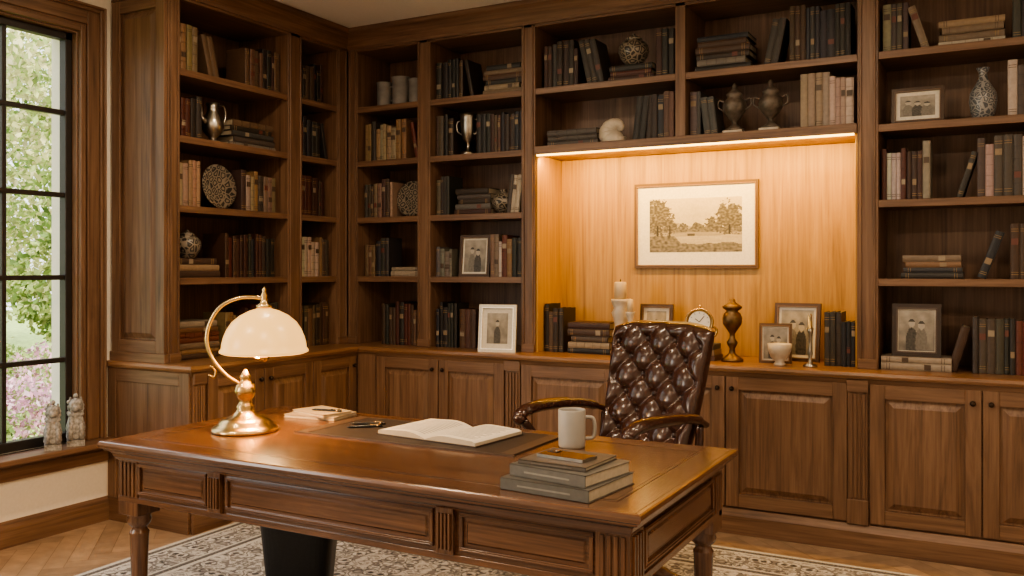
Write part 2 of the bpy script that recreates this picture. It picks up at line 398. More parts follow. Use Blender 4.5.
# counter
mb = MB(); CX = BX+.02; CY = BY-.012
mb.box(XL+.002, CX, CY, 5.225, .845, CZ, 'counter_y'); mb.box(CX, 1.897, 4.695, 5.225, .845, CZ, 'counter_x')
mb.sweep([(XL+.002, CY), (CX, CY), (CX, 4.695), (1.897, 4.695)], [(0, .845), (.012, .848), (.018, .862), (.014, .876), (0, .88)], 'counter')
mb.sweep([(XL+.002, CY+.015), (CX-.015, CY+.015), (CX-.015, 4.71), (1.897, 4.71)], [(-.01, .815), (.004, .815), (.016, .845), (-.01, .845)], 'walnut')
mb.build('wooden_countertop')
# crown
mb = MB()
mb.sweep([(XL+.002, 3.35), (FL, 3.35), (FL, FB), (1.897, FB)],
         [(0, 2.865), (.014, 2.865), (.014, 2.885), (.02, 2.895), (.035, 2.92), (.06, 2.955), (.078, 2.968), (.078, 2.998), (0, 2.998)], 'walnut')
mb.build('trim_3')
# led strip in a channel along the front edge of the niche header
mb = MB(); mb.box(-2.46, -.655, 4.840, 4.858, 2.066, 2.0748, 'led'); mb.build('led_strip_light')

# ------------------------------------------------------------------ books
DARK = [(.018, .015, .013), (.030, .019, .013), (.055, .028, .016), (.018, .019, .024), (.070, .020, .012), (.026, .022, .018), (.080, .052, .034), (.045, .018, .012), (.040, .033, .028), (.12, .075, .045)]
TAN = [(.22, .135, .07), (.26, .18, .11), (.14, .07, .035), (.29, .215, .145), (.12, .04, .022), (.33, .265, .19), (.06, .036, .026), (.17, .12, .08)]
CREAM = [(.37, .31, .24), (.29, .235, .18), (.40, .355, .29), (.16, .115, .08), (.24, .195, .145), (.06, .045, .036)]
MIX = [(.075, .038, .023), (.18, .10, .055), (.026, .022, .02), (.26, .20, .135), (.12, .03, .018), (.030, .030, .036), (.05, .04, .032)]
GREY = [(.10, .090, .08), (.15, .130, .11), (.05, .048, .045), (.07, .055, .047)]
GOLD = (.28, .18, .08)
def book(mb, T, u, w, z, t, h, d, col, phi=0, bands=True):
    c = .003; cs, sn = math.cos(phi), math.sin(phi); zo = t*sn if phi > 0 else 0
    X = lambda a, b_, e: T(u+a*cs+e*sn, w+b_, z-a*sn+e*cs+zo)
    mb.box(0, c, .004, d, 0, h, 'book_cloth', col, T=X); mb.box(t-c, t, .004, d, 0, h, 'book_cloth', col, T=X)
    mb.box(c, t-c, .008, d-.005, .004, h-.004, 'book_cloth', (.45, .38, .28), T=X)
    q = [(0, .006), (t*.12, .002), (t*.35, 0), (t*.65, 0), (t*.88, .002), (t, .006), (t, .009), (0, .009)]; n = len(q)
    mb.add([(a, b_, 0) for a, b_ in q]+[(a, b_, h) for a, b_ in q], [tuple(range(n)), tuple(range(n, 2*n))]+[(i, (i+1) % n, n+(i+1) % n, n+i) for i in range(n)], 'book_cloth', col, T=X)
    if bands:
        st = R.random(); lum = sum(col)/3
        bc = GOLD if lum < .12 else (.08, .05, .035)
        if st < .5:
            for f in (.08, .12, .86, .9): mb.box(t*.08, t*.92, -.0006, .003, h*f, h*f+.0025, 'book_cloth', bc, T=X)
        elif st < .75:
            for f in (.2, .4, .6, .8): mb.box(t*.06, t*.94, -.0018, .004, h*f, h*f+.004, 'book_cloth', [k*.7 for k in col], T=X)
        if R.random() < .45:
            lc = R.choice([(.22, .16, .10), (.12, .04, .03), (.26, .21, .15)]) if lum < .12 else (.07, .045, .03)
            f = R.choice([.62, .68, .3]); mb.box(t*.12, t*.88, -.0008, .003, h*f, h*f+.03, 'book_cloth', lc, T=X)
def row(T, u0, u1, z, pal, hm=.26, lean=0, w=.045, tmax=.042, fillend=True):
    mb = MB(); u = u0; k = 0
    while True:
        if k <= 0: col = R.choice(pal); h0 = hm*R.uniform(.80, 1.0); t0 = R.uniform(.02, tmax); d0 = R.uniform(.15, .19); k = R.choice([1, 1, 2, 3])
        k -= 1; t = t0*R.uniform(.95, 1.05); h = h0*R.uniform(.995, 1.005)
        if lean:
            span = t/math.cos(lean)
            if u+abs(math.sin(lean))*h+span > u1+.01: break
            if lean > 0: book(mb, T, u, w, z+.001, t, h, d0, col, lean)
            else: book(mb, T, u+abs(math.sin(lean))*h, w, z+.001, t, h, d0, col, lean)
            u += span+.001
        else:
            if u+t > u1: break
            book(mb, T, u, w+R.uniform(0, .012), z+.001, t, h, d0, [c*R.uniform(.88, 1.12) for c in col]); u += t+.0012
    if mb.v: mb.build('books')
def rowlean(T, u0, u1, z, pal, hm=.26, side=1, ang=.2):
    lw = math.sin(ang)*hm+.035
    if side > 0:
        row(T, u0, u1-lw, z, pal, hm)
        mb = MB(); book(mb, T, u1-lw+math.sin(ang)*hm*.92+.006, .05, z+.001, .028, hm*.9, .17, R.choice(pal), -ang); mb.build('books')
    else:
        row(T, u0+lw, u1, z, pal, hm)
        mb = MB(); book(mb, T, u0, .05, z+.001, .026, hm*.92, .17, R.choice(pal), ang); mb.build('books')
def stack(T, u0, u1, z, n, pal, w=.045, tm=.034):
    mb = MB(); zz = z+.001; L0 = u1-u0
    for i in range(n):
        t = R.uniform(tm*.75, tm*1.1); h = L0*R.uniform(.86, 1.0) if i else L0; o = (L0-h)*R.uniform(.2, .8)
        book(mb, T, u0+o, w+R.uniform(0, .015), zz, t, h, R.uniform(.17, .2), R.choice(pal), pi/2); zz += t+.0006
    mb.build('book_stack'); return zz
z1, z2, z3, z4, z5 = CZ, SH[0], SH[1], SH[2], SH[3]
# left A
row(TL, 3.44, 3.62, z5, TAN, .27); row(TL, 3.62, 3.76, z5, DARK, .25, lean=-.25); row(TL, 3.96, 4.26, z5, DARK, .27)
row(TL, 3.445, 3.65, z4, DARK, .27); stack(TL, 3.84, 4.22, z4, 5, DARK+GREY)
row(TL, 3.44, 3.64, z3, TAN, .28); row(TL, 3.93, 4.25, z3, CREAM+TAN, .26)
zt2 = stack(TL, 3.45, 3.76, z2, 3, TAN, tm=.04); row(TL, 3.80, 4.24, z2, DARK, .27)
stack(TL, 3.45, 3.76, z1, 7, TAN+CREAM, tm=.036); row(TL, 3.80, 3.95, z1, TAN, .27); row(TL, 3.96, 4.26, z1, DARK, .3)
# left B
row(TL, 4.41, 4.68, z5, DARK, .27); rowlean(TL, 4.41, 4.72, z4, MIX, .27); row(TL, 4.41, 4.70, z3, DARK, .27)
row(TL, 4.41, 4.73, z2, TAN+CREAM, .27); row(TL, 4.41, 4.73, z1, DARK, .29)
# back 1
rowlean(TB, -3.80, -3.35, z4, MIX+TAN, .27); row(TB, -3.80, -3.55, z3, TAN+CREAM, .26)
row(TB, -3.80, -3.59, z2, DARK, .26); stack(TB, -3.58, -3.35, z2, 2, CREAM); row(TB, -3.66, -3.35, z1, DARK, .29)
# back 2
rowlean(TB, -3.22, -2.93, z5, DARK, .27); stack(TB, -2.87, -2.59, z5, 6, MIX+TAN, tm=.032)
row(TB, -3.225, -3.09, z4, DARK, .27); row(TB, -2.92, -2.58, z4, DARK, .27)
row(TB, -3.225, -3.09, z3, DARK, .26); stack(TB, -3.08, -2.81, z3, 5, GREY+DARK); row(TB, -2.70, -2.585, z3, CREAM, .26, lean=.12)
row(TB, -3.225, -3.08, z2, GREY, .2); row(TB, -2.82, -2.58, z2, MIX+CREAM, .27)
row(TB, -3.22, -3.05, z1, DARK, .30); row(TB, -3.045, -2.90, z1, GREY+MIX, .26)
# niche upper A
row(TB, -2.44, -2.20, z5, DARK, .28); row(TB, -2.21, -2.05, z5, DARK, .27, lean=-.22)
ztb = stack(TB, -2.02, -1.74, z5, 3, DARK, tm=.035); row(TB, -1.73, -1.61, z5, DARK, .30)
stack(TB, -2.42, -2.09, 2.12, 3, GREY+CREAM, tm=.034); row(TB, -1.87, -1.77, 2.12, DARK, .27, lean=.12); row(TB, -1.79, -1.61, 2.12, DARK, .30)
# niche upper B
stack(TB, -1.50, -1.19, z5, 6, DARK+GREY); row(TB, -1.12, -.985, z5, DARK, .28, lean=.2); row(TB, -.985, -.65, z5, DARK+MIX, .31)
row(TB, -1.53, -1.46, 2.12, GREY, .26); row(TB, -1.47, -1.37, 2.12, GREY, .27, lean=-.12); row(TB, -.93, -.65, 2.12, CREAM, .31)
# right
row(TB, -.525, -.40, z5, TAN+CREAM, .28); row(TB, -.41, -.30, z5, TAN+CREAM, .27, lean=-.3); stack(TB, -.27, .02, z5, 4, CREAM+TAN); row(TB, .05, .38, z5, DARK, .28)
row(TB, .03, .39, z4, CREAM, .30)
row(TB, -.53, -.27, z3, CREAM+DARK, .29); row(TB, -.19, -.09, z3, DARK, .27, lean=.3); row(TB, -.10, .37, z3, CREAM, .30)
stack(TB, -.44, -.16, z2, 4, CREAM+MIX, tm=.03); row(TB, -.10, .04, z2, DARK, .28, lean=.35); row(TB, .04, .37, z2, DARK, .30)
zt1 = stack(TB, -.53, -.21, z1, 2, CREAM, w=.02, tm=.035); row(TB, -.23, -.12, z1, DARK, .27, lean=.28); row(TB, -.12, .37, z1, MIX+CREAM, .30)
for z, p in ((z1, MIX), (z2, DARK), (z3, TAN), (z4, MIX), (z5, DARK)): row(TB, .52, R.uniform(.9, 1.3), z, p, .28)
# niche counter
row(TB, -2.455, -2.31, z1, DARK, .30, w=.08); stack(TB, -2.29, -2.02, z1, 5, DARK+MIX, w=.06, tm=.038); row(TB, -.81, -.655, z1, DARK, .28, w=.05)

# ------------------------------------------------------------------ ornaments
def vase(name, prof, mat, loc, seg=28, extra=None):
    mb = MB(); mb.lathe(prof, mat, seg=seg)
    if extra: extra(mb)
    return mb.build(name, loc=loc)
def scl(prof, s): return [(r*s, z*s) for r, z in prof]
BALLV = [(.03, 0), (.045, .004), (.05, .012), (.09, .05), (.112, .09), (.118, .12), (.11, .155), (.085, .19), (.05, .215), (.032, .222), (.034, .24), (.042, .246), (.03, .246), (.025, .225)]
JAR = [(.05, 0), (.055, .004), (.09, .05), (.105, .09), (.10, .13), (.075, .16), (.05, .172), (.055, .178), (.055, .186), (.03, .198), (.012, .204), (.014, .214), (.001, .222)]
URN = [(.045, 0), (.048, .01), (.03, .02), (.014, .035), (.014, .05), (.03, .065), (.055, .10), (.062, .13), (.055, .155), (.035, .175), (.04, .185), (.042, .192), (.028, .205), (.012, .222), (.014, .235), (.006, .25), (.001, .252)]
def plate(name, loc, r, yaw):
    mb = MB(); k = r/.115
    mb.lathe([(.03*k, 0), (.06*k, .004), (.105*k, .018), (.115*k, .022), (.112*k, .025), (.058*k, .010), (.001, .008)], 'porcelain_dark', seg=40)
    mb.M = Matrix.Rotation(math.radians(-82), 4, 'X')
    for s in (-.04, .04): mb.tube([(s*k, .035, -r+.004), (s*k, -.035, -r+.004), (s*k, -.04, -r+.02)], .004, 'knob_iron', 8)
    mb.tube([(-.04*k, .03, -r+.004), (.04*k, .03, -r+.004)], .004, 'knob_iron', 8)
    o = mb.build(name, loc=loc); o.rotation_euler = (math.radians(82), 0, yaw); return o
plate('decorative_plate', (-4.01, 3.785, z3+.132), .13, pi/2)
plate('decorative_plate', (-3.45, 4.975, z3+.122), .12, 0)
vase('ginger_jar', scl(JAR, .72), 'porcelain_dark', (-4.0, 3.56, zt2))
vase('decorative_vase', scl(BALLV, .62), 'porcelain_dark', (-2.75, 4.95, z3+.0))
def pitcher(mb):
    mb.tube(smoothpath([(.03, 0, .20), (.075, 0, .21), (.09, 0, .16), (.07, 0, .10), (.05, 0, .08)]), .006, 'silver', 8)
    mb.tube(smoothpath([(-.045, 0, .10), (-.075, 0, .13), (-.085, 0, .18), (-.10, 0, .20)]), [.014]*8+[.010]*8+[.008]*9, 'silver', 8)
o = vase('silver_pitcher', [(.04, 0), (.042, .008), (.022, .02), (.02, .03), (.05, .06), (.06, .09), (.052, .13), (.032, .165), (.028, .19), (.036, .215), (.03, .215), (.02, .2)], 'silver', (-4.0, 3.745, z4), extra=pitcher); o.rotation_euler[2] = pi/2; o.scale = (1.08,)*3
TANK = [(.05, 0), (.052, .01), (.048, .02), (.05, .06), (.05, .14), (.053, .15), (.053, .155), (.046, .155), (.044, .03), (.001, .028)]
def tank_handle(mb):
    mb.tube(smoothpath([(.05, 0, .125), (.08, 0, .125), (.09, 0, .085), (.08, 0, .045), (.05, 0, .04)]), .007, 'pot_grey', 8)
for x, s in ((-3.67, 1.1), (-3.535, 1.25), (-3.41, 1.1)):
    vase('pewter_tankard', TANK, 'pot_grey', (x, 4.95, z5), extra=tank_handle if s < 1.2 else None).scale = (s*.95, s*.95, s)
def trophy(mb):
    for s in (1, -1): mb.tube(smoothpath([(s*.035, 0, .21), (s*.075, 0, .20), (s*.075, 0, .15), (s*.035, 0, .12)]), .005, 'silver', 8)
vase('silver_trophy_cup', [(.045, 0), (.045, .02), (.02, .03), (.012, .05), (.014, .075), (.035, .10), (.045, .15), (.048, .22), (.052, .245), (.046, .245), (.04, .16), (.001, .11)], 'silver', (-3.0, 4.94, z4), extra=trophy).scale = (1.1,)*3
vase('ginger_jar', scl(JAR, .85), 'porcelain_dark', (-1.88, 4.95, ztb))
mb = MB()
for i in range(10):
    t = i/9; a = t*4.2; rr = .012+.05*t
    mb.ball((.05*math.cos(a)*(.25+t)*.8, 0, .065+.05*math.sin(a)*(.25+t)*.8), rr*.8, 'ceramic_white', 14, sc=(1, .9, 1))
mb.lathe([(.05, 0), (.052, .006), (.03, .014), (.035, .03)], 'ceramic_white')
o = mb.build('shell_ornament', loc=(-1.97, 4.93, 2.12)); o.scale = (1.45, 1.2, 1.25)
def urnh(mb):
    for s in (1, -1): mb.tube(smoothpath([(s*.05, 0, .155), (s*.082, 0, .165), (s*.085, 0, .13), (s*.055, 0, .11)]), .005, 'pewter_dark', 8)
    mb.box(-.05, .05, -.05, .05, -.02, 0, 'ceramic_white')
for x in (-1.285, -1.09): vase('lidded_urn', scl(URN, 1.0), 'pewter_dark', (x, 4.93, 2.142), extra=urnh).scale = (1.05, 1.05, 1.05)
vase('porcelain_bottle_vase', [(.04, 0), (.045, .006), (.055, .04), (.062, .09), (.058, .13), (.035, .17), (.02, .20), (.018, .225), (.03, .25), (.024, .25), (.012, .22)], 'porcelain_blue', (-.075, 4.93, z4))
mb = MB()
mb.lathe([(.055, 0), (.055, .02), (.045, .03), (.03, .05), (.038, .08), (.045, .12), (.03, .16), (.036, .20), (.048, .235), (.034, .26), (.046, .29), (.05, .30), (.05, .31), (.001, .31)], 'ceramic_white')
mb.lathe([(.033, .31), (.033, .40), (.028, .405), (.001, .403)], 'candle_wax'); mb.tube([(0, 0, .40), (0, 0, .42)], .002, 'pen_black')
mb.build('candle_holder', loc=(-1.955, 4.93, z1)).scale = (1.08, 1.08, 1.06)
mb = MB(); mb.lathe([(.03, 0), (.03, .015), (.012, .03), (.015, .1), (.022, .15), (.012, .2), (.025, .25), (.028, .26), (.001, .26)], 'ceramic_white'); mb.lathe([(.018, .26), (.018, .33), (.001, .335)], 'candle_wax')
mb.build('candle_holder', loc=(-1.86, 4.84, z1))
vase('bronze_goblet', [(.058, 0), (.06, .012), (.04, .025), (.018, .045), (.014, .07), (.026, .09), (.03, .105), (.016, .125), (.014, .15), (.03, .175), (.05, .205), (.054, .235), (.044, .262), (.030, .275), (.050, .290), (.054, .30), (.034, .312), (.016, .325), (.018, .338), (.001, .345)], 'antique_brass', (-1.29, 4.9, z1))
mb = MB()
mb.box(-.07, .07, -.03, .03, 0, .03, 'antique_brass'); mb.box(-.05, .05, -.022, .022, .03, .055, 'antique_brass')
def ring(mb, r, y0, y1, mat, cz, seg=36, r2=0):
    pts = [(r*math.cos(2*pi*i/seg), y, cz+r*math.sin(2*pi*i/seg)) for y in (y0, y1) for i in range(seg)]
    mb.add(pts, [tuple(range(seg)), tuple(range(seg, 2*seg))]+[(i, (i+1) % seg, seg+(i+1) % seg, seg+i) for i in range(seg)], mat)
ring(mb, .085, -.02, .02, 'brass', .14); ring(mb, .07, -.0225, -.018, 'paper', .14)
mb.tube([(.085*math.cos(2*pi*i/36), -.02, .14+.085*math.sin(2*pi*i/36)) for i in range(36)], .008, 'brass', 8, closed=True)
for a, l in ((.9, .05), (2.5, .035)): mb.tube([(0, -.024, .14), (l*math.cos(a), -.024, .14+l*math.sin(a))], .0025, 'pen_black', 6)
for i in range(12):
    a = i*pi/6; mb.tube([(.055*math.cos(a), -.0235, .14+.055*math.sin(a)), (.064*math.cos(a), -.0235, .14+.064*math.sin(a))], .0018, 'pen_black', 5)
for s in (1, -1): mb.tube(smoothpath([(s*.05, 0, .04), (s*.10, 0, .05), (s*.11, 0, .09), (s*.085, 0, .11)]), .007, 'brass', 8)
mb.ball((0, 0, .24), .010, 'brass')
mb.build('mantel_clock', loc=(-1.485, 4.94, z1+.090), rot=.25).scale = (.85, .85, .85)
mb = MB()
for i, c in enumerate(((.06, .03, .02), (.2, .14, .08), (.04, .045, .05))): mb.box(-.11+.006*i, .11-.004*i, -.08, .08-.004*i, .03*i, .03*i+.0292, 'book_cloth', c)
mb.build('book_stack', loc=(-1.485, 4.94, z1), bevel=.002)
vase('ceramic_bowl', [(.028, 0), (.03, .012), (.022, .02), (.045, .045), (.058, .08), (.062, .115), (.055, .115), (.05, .08), (.001, .04)], 'ceramic_white', (-1.015, 4.80, z1))
vase('brass_candlestick', [(.035, 0), (.036, .008), (.012, .02), (.008, .05), (.014, .07), (.008, .09), (.008, .16), (.015, .18), (.018, .2), (.009, .2), (.009, .27), (.001, .275)], 'silver', (-.865, 4.82, z1))

# ------------------------------------------------------------------ framed photos
def portrait(seed, sepia=(1, .88, .72), n=2):
    off = seed*7.3
    def f(u, v):
        b_ = .16+.14*v+.10*noise.noise(Vector((u*5+off, v*5, 1)))
        for k in range(n):
            c = .5+(k-(n-1)/2)*.27; hd = ((u-c)/.085)**2+((v-.66+.05*k)/.10)**2
            bd = ((u-c)/(.17))**2+((v-.2)/.36)**2
            if bd < 1: b_ = .05+.10*((k+seed) % 2)+.04*noise.noise(Vector((u*20+off, v*20, 3)))
            if hd < 1: b_ = .36
            if hd < 1.3 and v > .70-.05*k: b_ = .04
        return tuple(max(0, b_)*s for s in sepia)
    return f
def landscape(u, v):
    N = lambda a, b_, s=0: noise.noise(Vector((u*a, v*b_, s)))
    b_ = .46+.12*v+.06*N(3, 5)+.03*N(9, 14, 2)
    hz = .38
    hill = .50+.07*math.sin(u*5+1)+.02*N(20, 1, 5)
    if v < hill: b_ = .33+.05*N(20, 20, 3)
    if v < hz: b_ = .32+.10*N(5, 30, 2)+.06*(hz-v)
    tl = .45+.03*N(18, 1, 5)+.025*N(46, 1, 7)
    if hz-.01 < v < tl: b_ = .17+.10*N(34, 30, 3)
    tree = lambda cx, cy, rx, ry: ((u-cx)/rx)**2+((v-cy)/ry)**2+.9*N(16, 12, 4)+.7*N(42, 34, 9)
    for t in ((.08, .66, .15, .34), (.22, .52, .08, .17), (.88, .60, .15, .30), (.70, .50, .09, .14), (.38, .46, .05, .08), (.52, .46, .06, .09)):
        if tree(*t) < 1: b_ = .085+.18*max(0, N(36, 30, 6)+.25)
    for cx in (.09, .225, .87):
        if abs(u-cx) < .007 and .28 < v < .5: b_ = .04
    w_ = .30+.05*N(4, 2, 1)
    if .12 < v < w_ and u > .30: b_ = .42+.07*N(5, 40, 8)          # pale river bank / water
    if v < .16+.05*N(9, 3, 8) or (u < .33-.5*v+.1 and v < .30): b_ = .16+.13*N(30, 26, 1)
    if .30 < v < .345 and .42 < u < .50: b_ = .07
    b_ = max(.03, b_)
    return (b_*1.03, b_*.90, b_*.70)
def frame(name, loc, w, h, yaw=0, fw=.02, col=(.05, .025, .012), mat=.02, img=None, tilt=.12, stand=True, res=(44, 44), matcol=(.56, .51, .43)):
    mb = MB(); d = .018
    A = lambda x0, x1, z0, z1, y0, y1, c: mb.box(x0, x1, y0, y1, z0, z1, 'frame_mix', c)
    A(-w/2, w/2, 0, fw, 0, d, col); A(-w/2, w/2, h-fw, h, 0, d, col); A(-w/2, -w/2+fw, fw, h-fw, 0, d, col); A(w/2-fw, w/2, fw, h-fw, 0, d, col)
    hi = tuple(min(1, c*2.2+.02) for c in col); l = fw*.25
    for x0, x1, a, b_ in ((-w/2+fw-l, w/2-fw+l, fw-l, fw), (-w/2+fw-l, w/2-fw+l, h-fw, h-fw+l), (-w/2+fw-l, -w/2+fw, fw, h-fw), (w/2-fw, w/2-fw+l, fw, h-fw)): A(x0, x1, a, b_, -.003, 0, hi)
    A(-w/2+fw, w/2-fw, fw, h-fw, .008, .014, matcol)
    mb.paint(-w/2+fw+mat, w/2-fw-mat, fw+mat, h-fw-mat, .0072, res[0], res[1], img)
    A(-w/2+.004, w/2-.004, .004, h-.004, d, d+.003, (.03, .02, .015))
    if stand:
        mb.M = Matrix.Translation((0, .02, h*.75)) @ Matrix.Rotation(tilt*2.3, 4, 'X') @ Matrix.Translation((0, 0, -h*.77))
        A(-.02, .02, 0.01, h*.77, 0, .003, (.03, .02, .015)); mb.M = Matrix.Identity(4)
    o = mb.build(name, loc=loc, fix=False); o.rotation_euler = (-tilt if stand else 0, 0, yaw)
    return o
frame('framed_landscape_print', (-1.59, 5.186, 1.39), .75, .51, fw=.020, col=(.12, .065, .03), mat=.075, img=landscape, stand=False, res=(150, 90), matcol=(.74, .71, .66))
frame('photo_frame', (-2.95, 4.92, z2), .215, .27, .1, img=portrait(1), mat=.012)
frame('photo_frame', (-2.69, 4.755, z1), .235, .29, .25, fw=.022, col=(.62, .60, .55), mat=.03, img=portrait(2, n=1))
frame('photo_frame', (-.365, 4.90, z4), .24, .185, 0, img=portrait(3, n=3), mat=.02, fw=.02)
frame('photo_frame', (-.37, 4.90, zt1), .225, .265, 0, img=portrait(4), mat=.004, fw=.026, col=(.03, .016, .01))
frame('photo_frame', (-1.785, 5.04, z1), .20, .30, 0, img=portrait(5, n=1), mat=.02, col=(.06, .03, .012))
frame('photo_frame', (-1.06, 4.90, z1), .17, .215, .12, img=portrait(6), mat=.008, fw=.016, col=(.10, .05, .02))
frame('photo_frame', (-.985, 5.06, z1), .25, .32, -.1, img=portrait(7, n=2), mat=.015, fw=.022, col=(.07, .035, .015))

# ------------------------------------------------------------------ desk
DX0, DX1, DY0, DY1, DZ = -2.865, -.795, 2.14, 3.10, .752
mb = MB()
mb.box(DX0+.02, DX1-.02, DY0+.02, DY1-.02, DZ-.035, DZ, 'desk_x')
mb.sweep([(DX0+.02, DY0+.02), (DX1-.02, DY0+.02), (DX1-.02, DY1-.02), (DX0+.02, DY1-.02)],
         [(0, DZ-.035), (.005, DZ-.035), (.008, DZ-.028), (.018, DZ-.022), (.022, DZ-.012), (.018, DZ-.003), (.012, DZ), (0, DZ)], 'desk', True)
mb.sweep([(DX0+.05, DY0+.05), (DX1-.05, DY0+.05), (DX1-.05, DY1-.05), (DX0+.05, DY1-.05)],
         [(0, DZ-.07), (.004, DZ-.07), (.012, DZ-.058), (.016, DZ-.045), (.028, DZ-.035), (0, DZ-.035)], 'desk', True)
for i0, t in ((.10, .006), (.115, .003)):
    a0, a1, c0, c1 = DX0+i0, DX1-i0, DY0+i0, DY1-i0
    e = .0004
    mb.box(a0, a1, c0, c0+t, DZ-.002, DZ+e, 'inlay'); mb.box(a0, a1, c1-t, c1, DZ-.002, DZ+e, 'inlay')
    mb.box(a0, a0+t, c0+t, c1-t, DZ-.002, DZ+e, 'inlay'); mb.box(a1-t, a1, c0+t, c1-t, DZ-.002, DZ+e, 'inlay')
az0, az1 = .545, DZ-.035
x0, x1, y0, y1 = DX0+.055, DX1-.05, DY0+.055, DY1-.05
for (a, b_, c, d) in ((x0, x1, y0, y0+.02), (x0, x1, y1-.02, y1), (x0, x0+.02, y0, y1), (x1-.02, x1, y0, y1)): mb.box(a, b_, c, d, az0, az1, 'desk')
mb.box(x0, x1, y0, y1, az1-.03, az1, 'desk')
for s_ in ((x0-.006, x1+.006, y0-.006, y0+.03), (x0-.006, x1+.006, y1-.03, y1+.006), (x0-.006, x0+.03, y0, y1), (x1-.03, x1+.006, y0, y1)): mb.box(*s_, az0-.012, az0+.008, 'desk')
def apron_panel(T, u0, u1):
    z0, z1_ = az0+.022, az1-.04
    t = .012
    for (a, b_, c, d) in ((u0, u1, z0, z0+t), (u0, u1, z1_-t, z1_), (u0, u0+t, z0+t, z1_-t), (u1-t, u1, z0+t, z1_-t)):
        mb.box(a, b_, -.009, 0, c, d, 'desk', T=T)
    mb.box(u0+.004, u1-.004, -.012, -.009, z0+.003, z0+.007, 'desk', T=T); mb.box(u0+.004, u1-.004, -.012, -.009, z1_-.007, z1_-.003, 'desk', T=T)
    mb.frust(u0+.022, u1-.022, z0+.022, z1_-.022, 0, -.005, .006, 'desk_x', T=T)
def flutes(T, u0, u1, z0, z1_):
    mb.box(u0, u1, -.016, 0, z0, z1_, 'desk_z', T=T); n = 4; s = (u1-u0-.01)/n
    for i in range(n): mb.box(u0+.005+i*s+s*.2, u0+.005+i*s+s*.8, -.024, -.016, z0+.015, z1_-.015, 'desk_z', T=T)
Fr = lambda u, w, z: (u, y0+w, z); Bk = lambda u, w, z: (u, y1-w, z); Rt = lambda u, w, z: (x1-w, u, z); Lf = lambda u, w, z: (x0+w, u, z)
for T in (Fr, Bk):
    flutes(T, -2.355, -2.295, az0+.008, az1-.03); flutes(T, -1.435, -1.375, az0+.008, az1-.03)
    apron_panel(T, x0+.10, -2.37); apron_panel(T, -2.28, -1.45); apron_panel(T, -1.36, x1-.10)
for T in (Rt, Lf): apron_panel(T, y0+.1, y1-.1)
LEG = [(.024, 0), (.026, .02), (.020, .04), (.022, .06), (.033, .40), (.035, .415), (.028, .425), (.027, .435), (.040, .448), (.044, .462), (.040, .475), (.044, .485), (.001, .486)]
for cx, cy in ((x0+.045, y0+.045), (x1-.045, y0+.045), (x0+.045, y1-.045), (x1-.045, y1-.045)):
    mb.box(cx-.05, cx+.05, cy-.05, cy+.05, .485, az1-.01, 'desk_z')
    for (dx, dy) in ((0, -1), (0, 1), (1, 0), (-1, 0)):
        for i in range(4):
            o = -.03+i*.02
            if dx == 0: mb.box(cx+o-.006, cx+o+.006, cy+dy*.05-.006, cy+dy*.05+.006, az0+.01, az1-.04, 'desk_z')
            else: mb.box(cx+dx*.05-.006, cx+dx*.05+.006, cy+o-.006, cy+o+.006, az0+.01, az1-.04, 'desk_z')
    mb.lathe(LEG, 'desk_z', cx, cy, .0)
mb.build('writing_desk', loc=(0, 0, .012), bevel=.002)
DZ += .012
# pad
mb = MB(); mb.box(-2.35, -1.42, 2.62, 3.0, 0, .004, 'leather_pad'); mb.box(-2.35, -2.30, 2.62, 3.0, .004, .0055, 'pad_border'); mb.box(-1.47, -1.42, 2.62, 3.0, .004, .0055, 'pad_border')
mb.box(-2.36, -1.41, 2.61, 2.62, 0, .0045, 'pad_border'); mb.box(-2.36, -1.41, 3.0, 3.01, 0, .0045, 'pad_border')
mb.build('leather_desk_pad', loc=(0, 0, DZ+.0006))
# open book
mb = MB(); W2, Dp = .225, .29
mb.box(-W2-.004, W2+.004, -Dp/2-.004, Dp/2+.004, 0, .004, 'book_cloth', (.05, .03, .02))
def pz(t): return .006+.024*math.sin(min(1, t*2.2)*pi/2)*(1-.45*t)-.004*(1 if t > .98 else 0)
for s in (1, -1):
    n = 16; m_ = 34
    for i in range(n):
        t0, t1 = i/n, (i+1)/n
        for j in range(m_):
            v0, v1 = -Dp/2+Dp*j/m_, -Dp/2+Dp*(j+1)/m_
            ink = (j % 2 == 0 and 3 < j < m_-3 and 2 <= i < n-2 and not (i > n-5 and R.random() < .4))
            c = (.36, .32, .27) if ink else (.62, .56, .46)
            mb.add([(s*W2*t0, v0, pz(t0)), (s*W2*t1, v0, pz(t1)), (s*W2*t1, v1, pz(t1)), (s*W2*t0, v1, pz(t0))], [(0, 1, 2, 3)], 'page_print', c, True)
        for v in (-Dp/2, Dp/2): mb.add([(s*W2*t0, v, .004), (s*W2*t1, v, .004), (s*W2*t1, v, pz(t1)), (s*W2*t0, v, pz(t0))], [(0, 1, 2, 3)], 'page_print', (.45, .38, .29))
    mb.add([(s*W2, -Dp/2, .004), (s*W2, Dp/2, .004), (s*W2, Dp/2, pz(1)), (s*W2, -Dp/2, pz(1))], [(0, 1, 2, 3)], 'page_print', (.45, .38, .29))
mb.build('open_book', loc=(-1.80, 2.83, DZ+.0055), rot=-.10)
def pen(name, loc, rot, mat='pen_black'):
    mb = MB(); mb.tube([(-.07, 0, .005), (-.055, 0, .005), (.05, 0, .005), (.052, 0, .005), (.068, 0, .005)], [.0015, .0045, .0045, .0055, .005], mat, 10)
    mb.tube([(.02, 0, .011), (.06, 0, .011)], .0012, 'brass', 6); mb.tube([(.045, 0, .005), (.05, 0, .005)], .0058, 'brass', 10)
    return mb.build(name, loc=loc, rot=rot)
pen('fountain_pen', (-2.17, 2.80, DZ+.0046), .75)
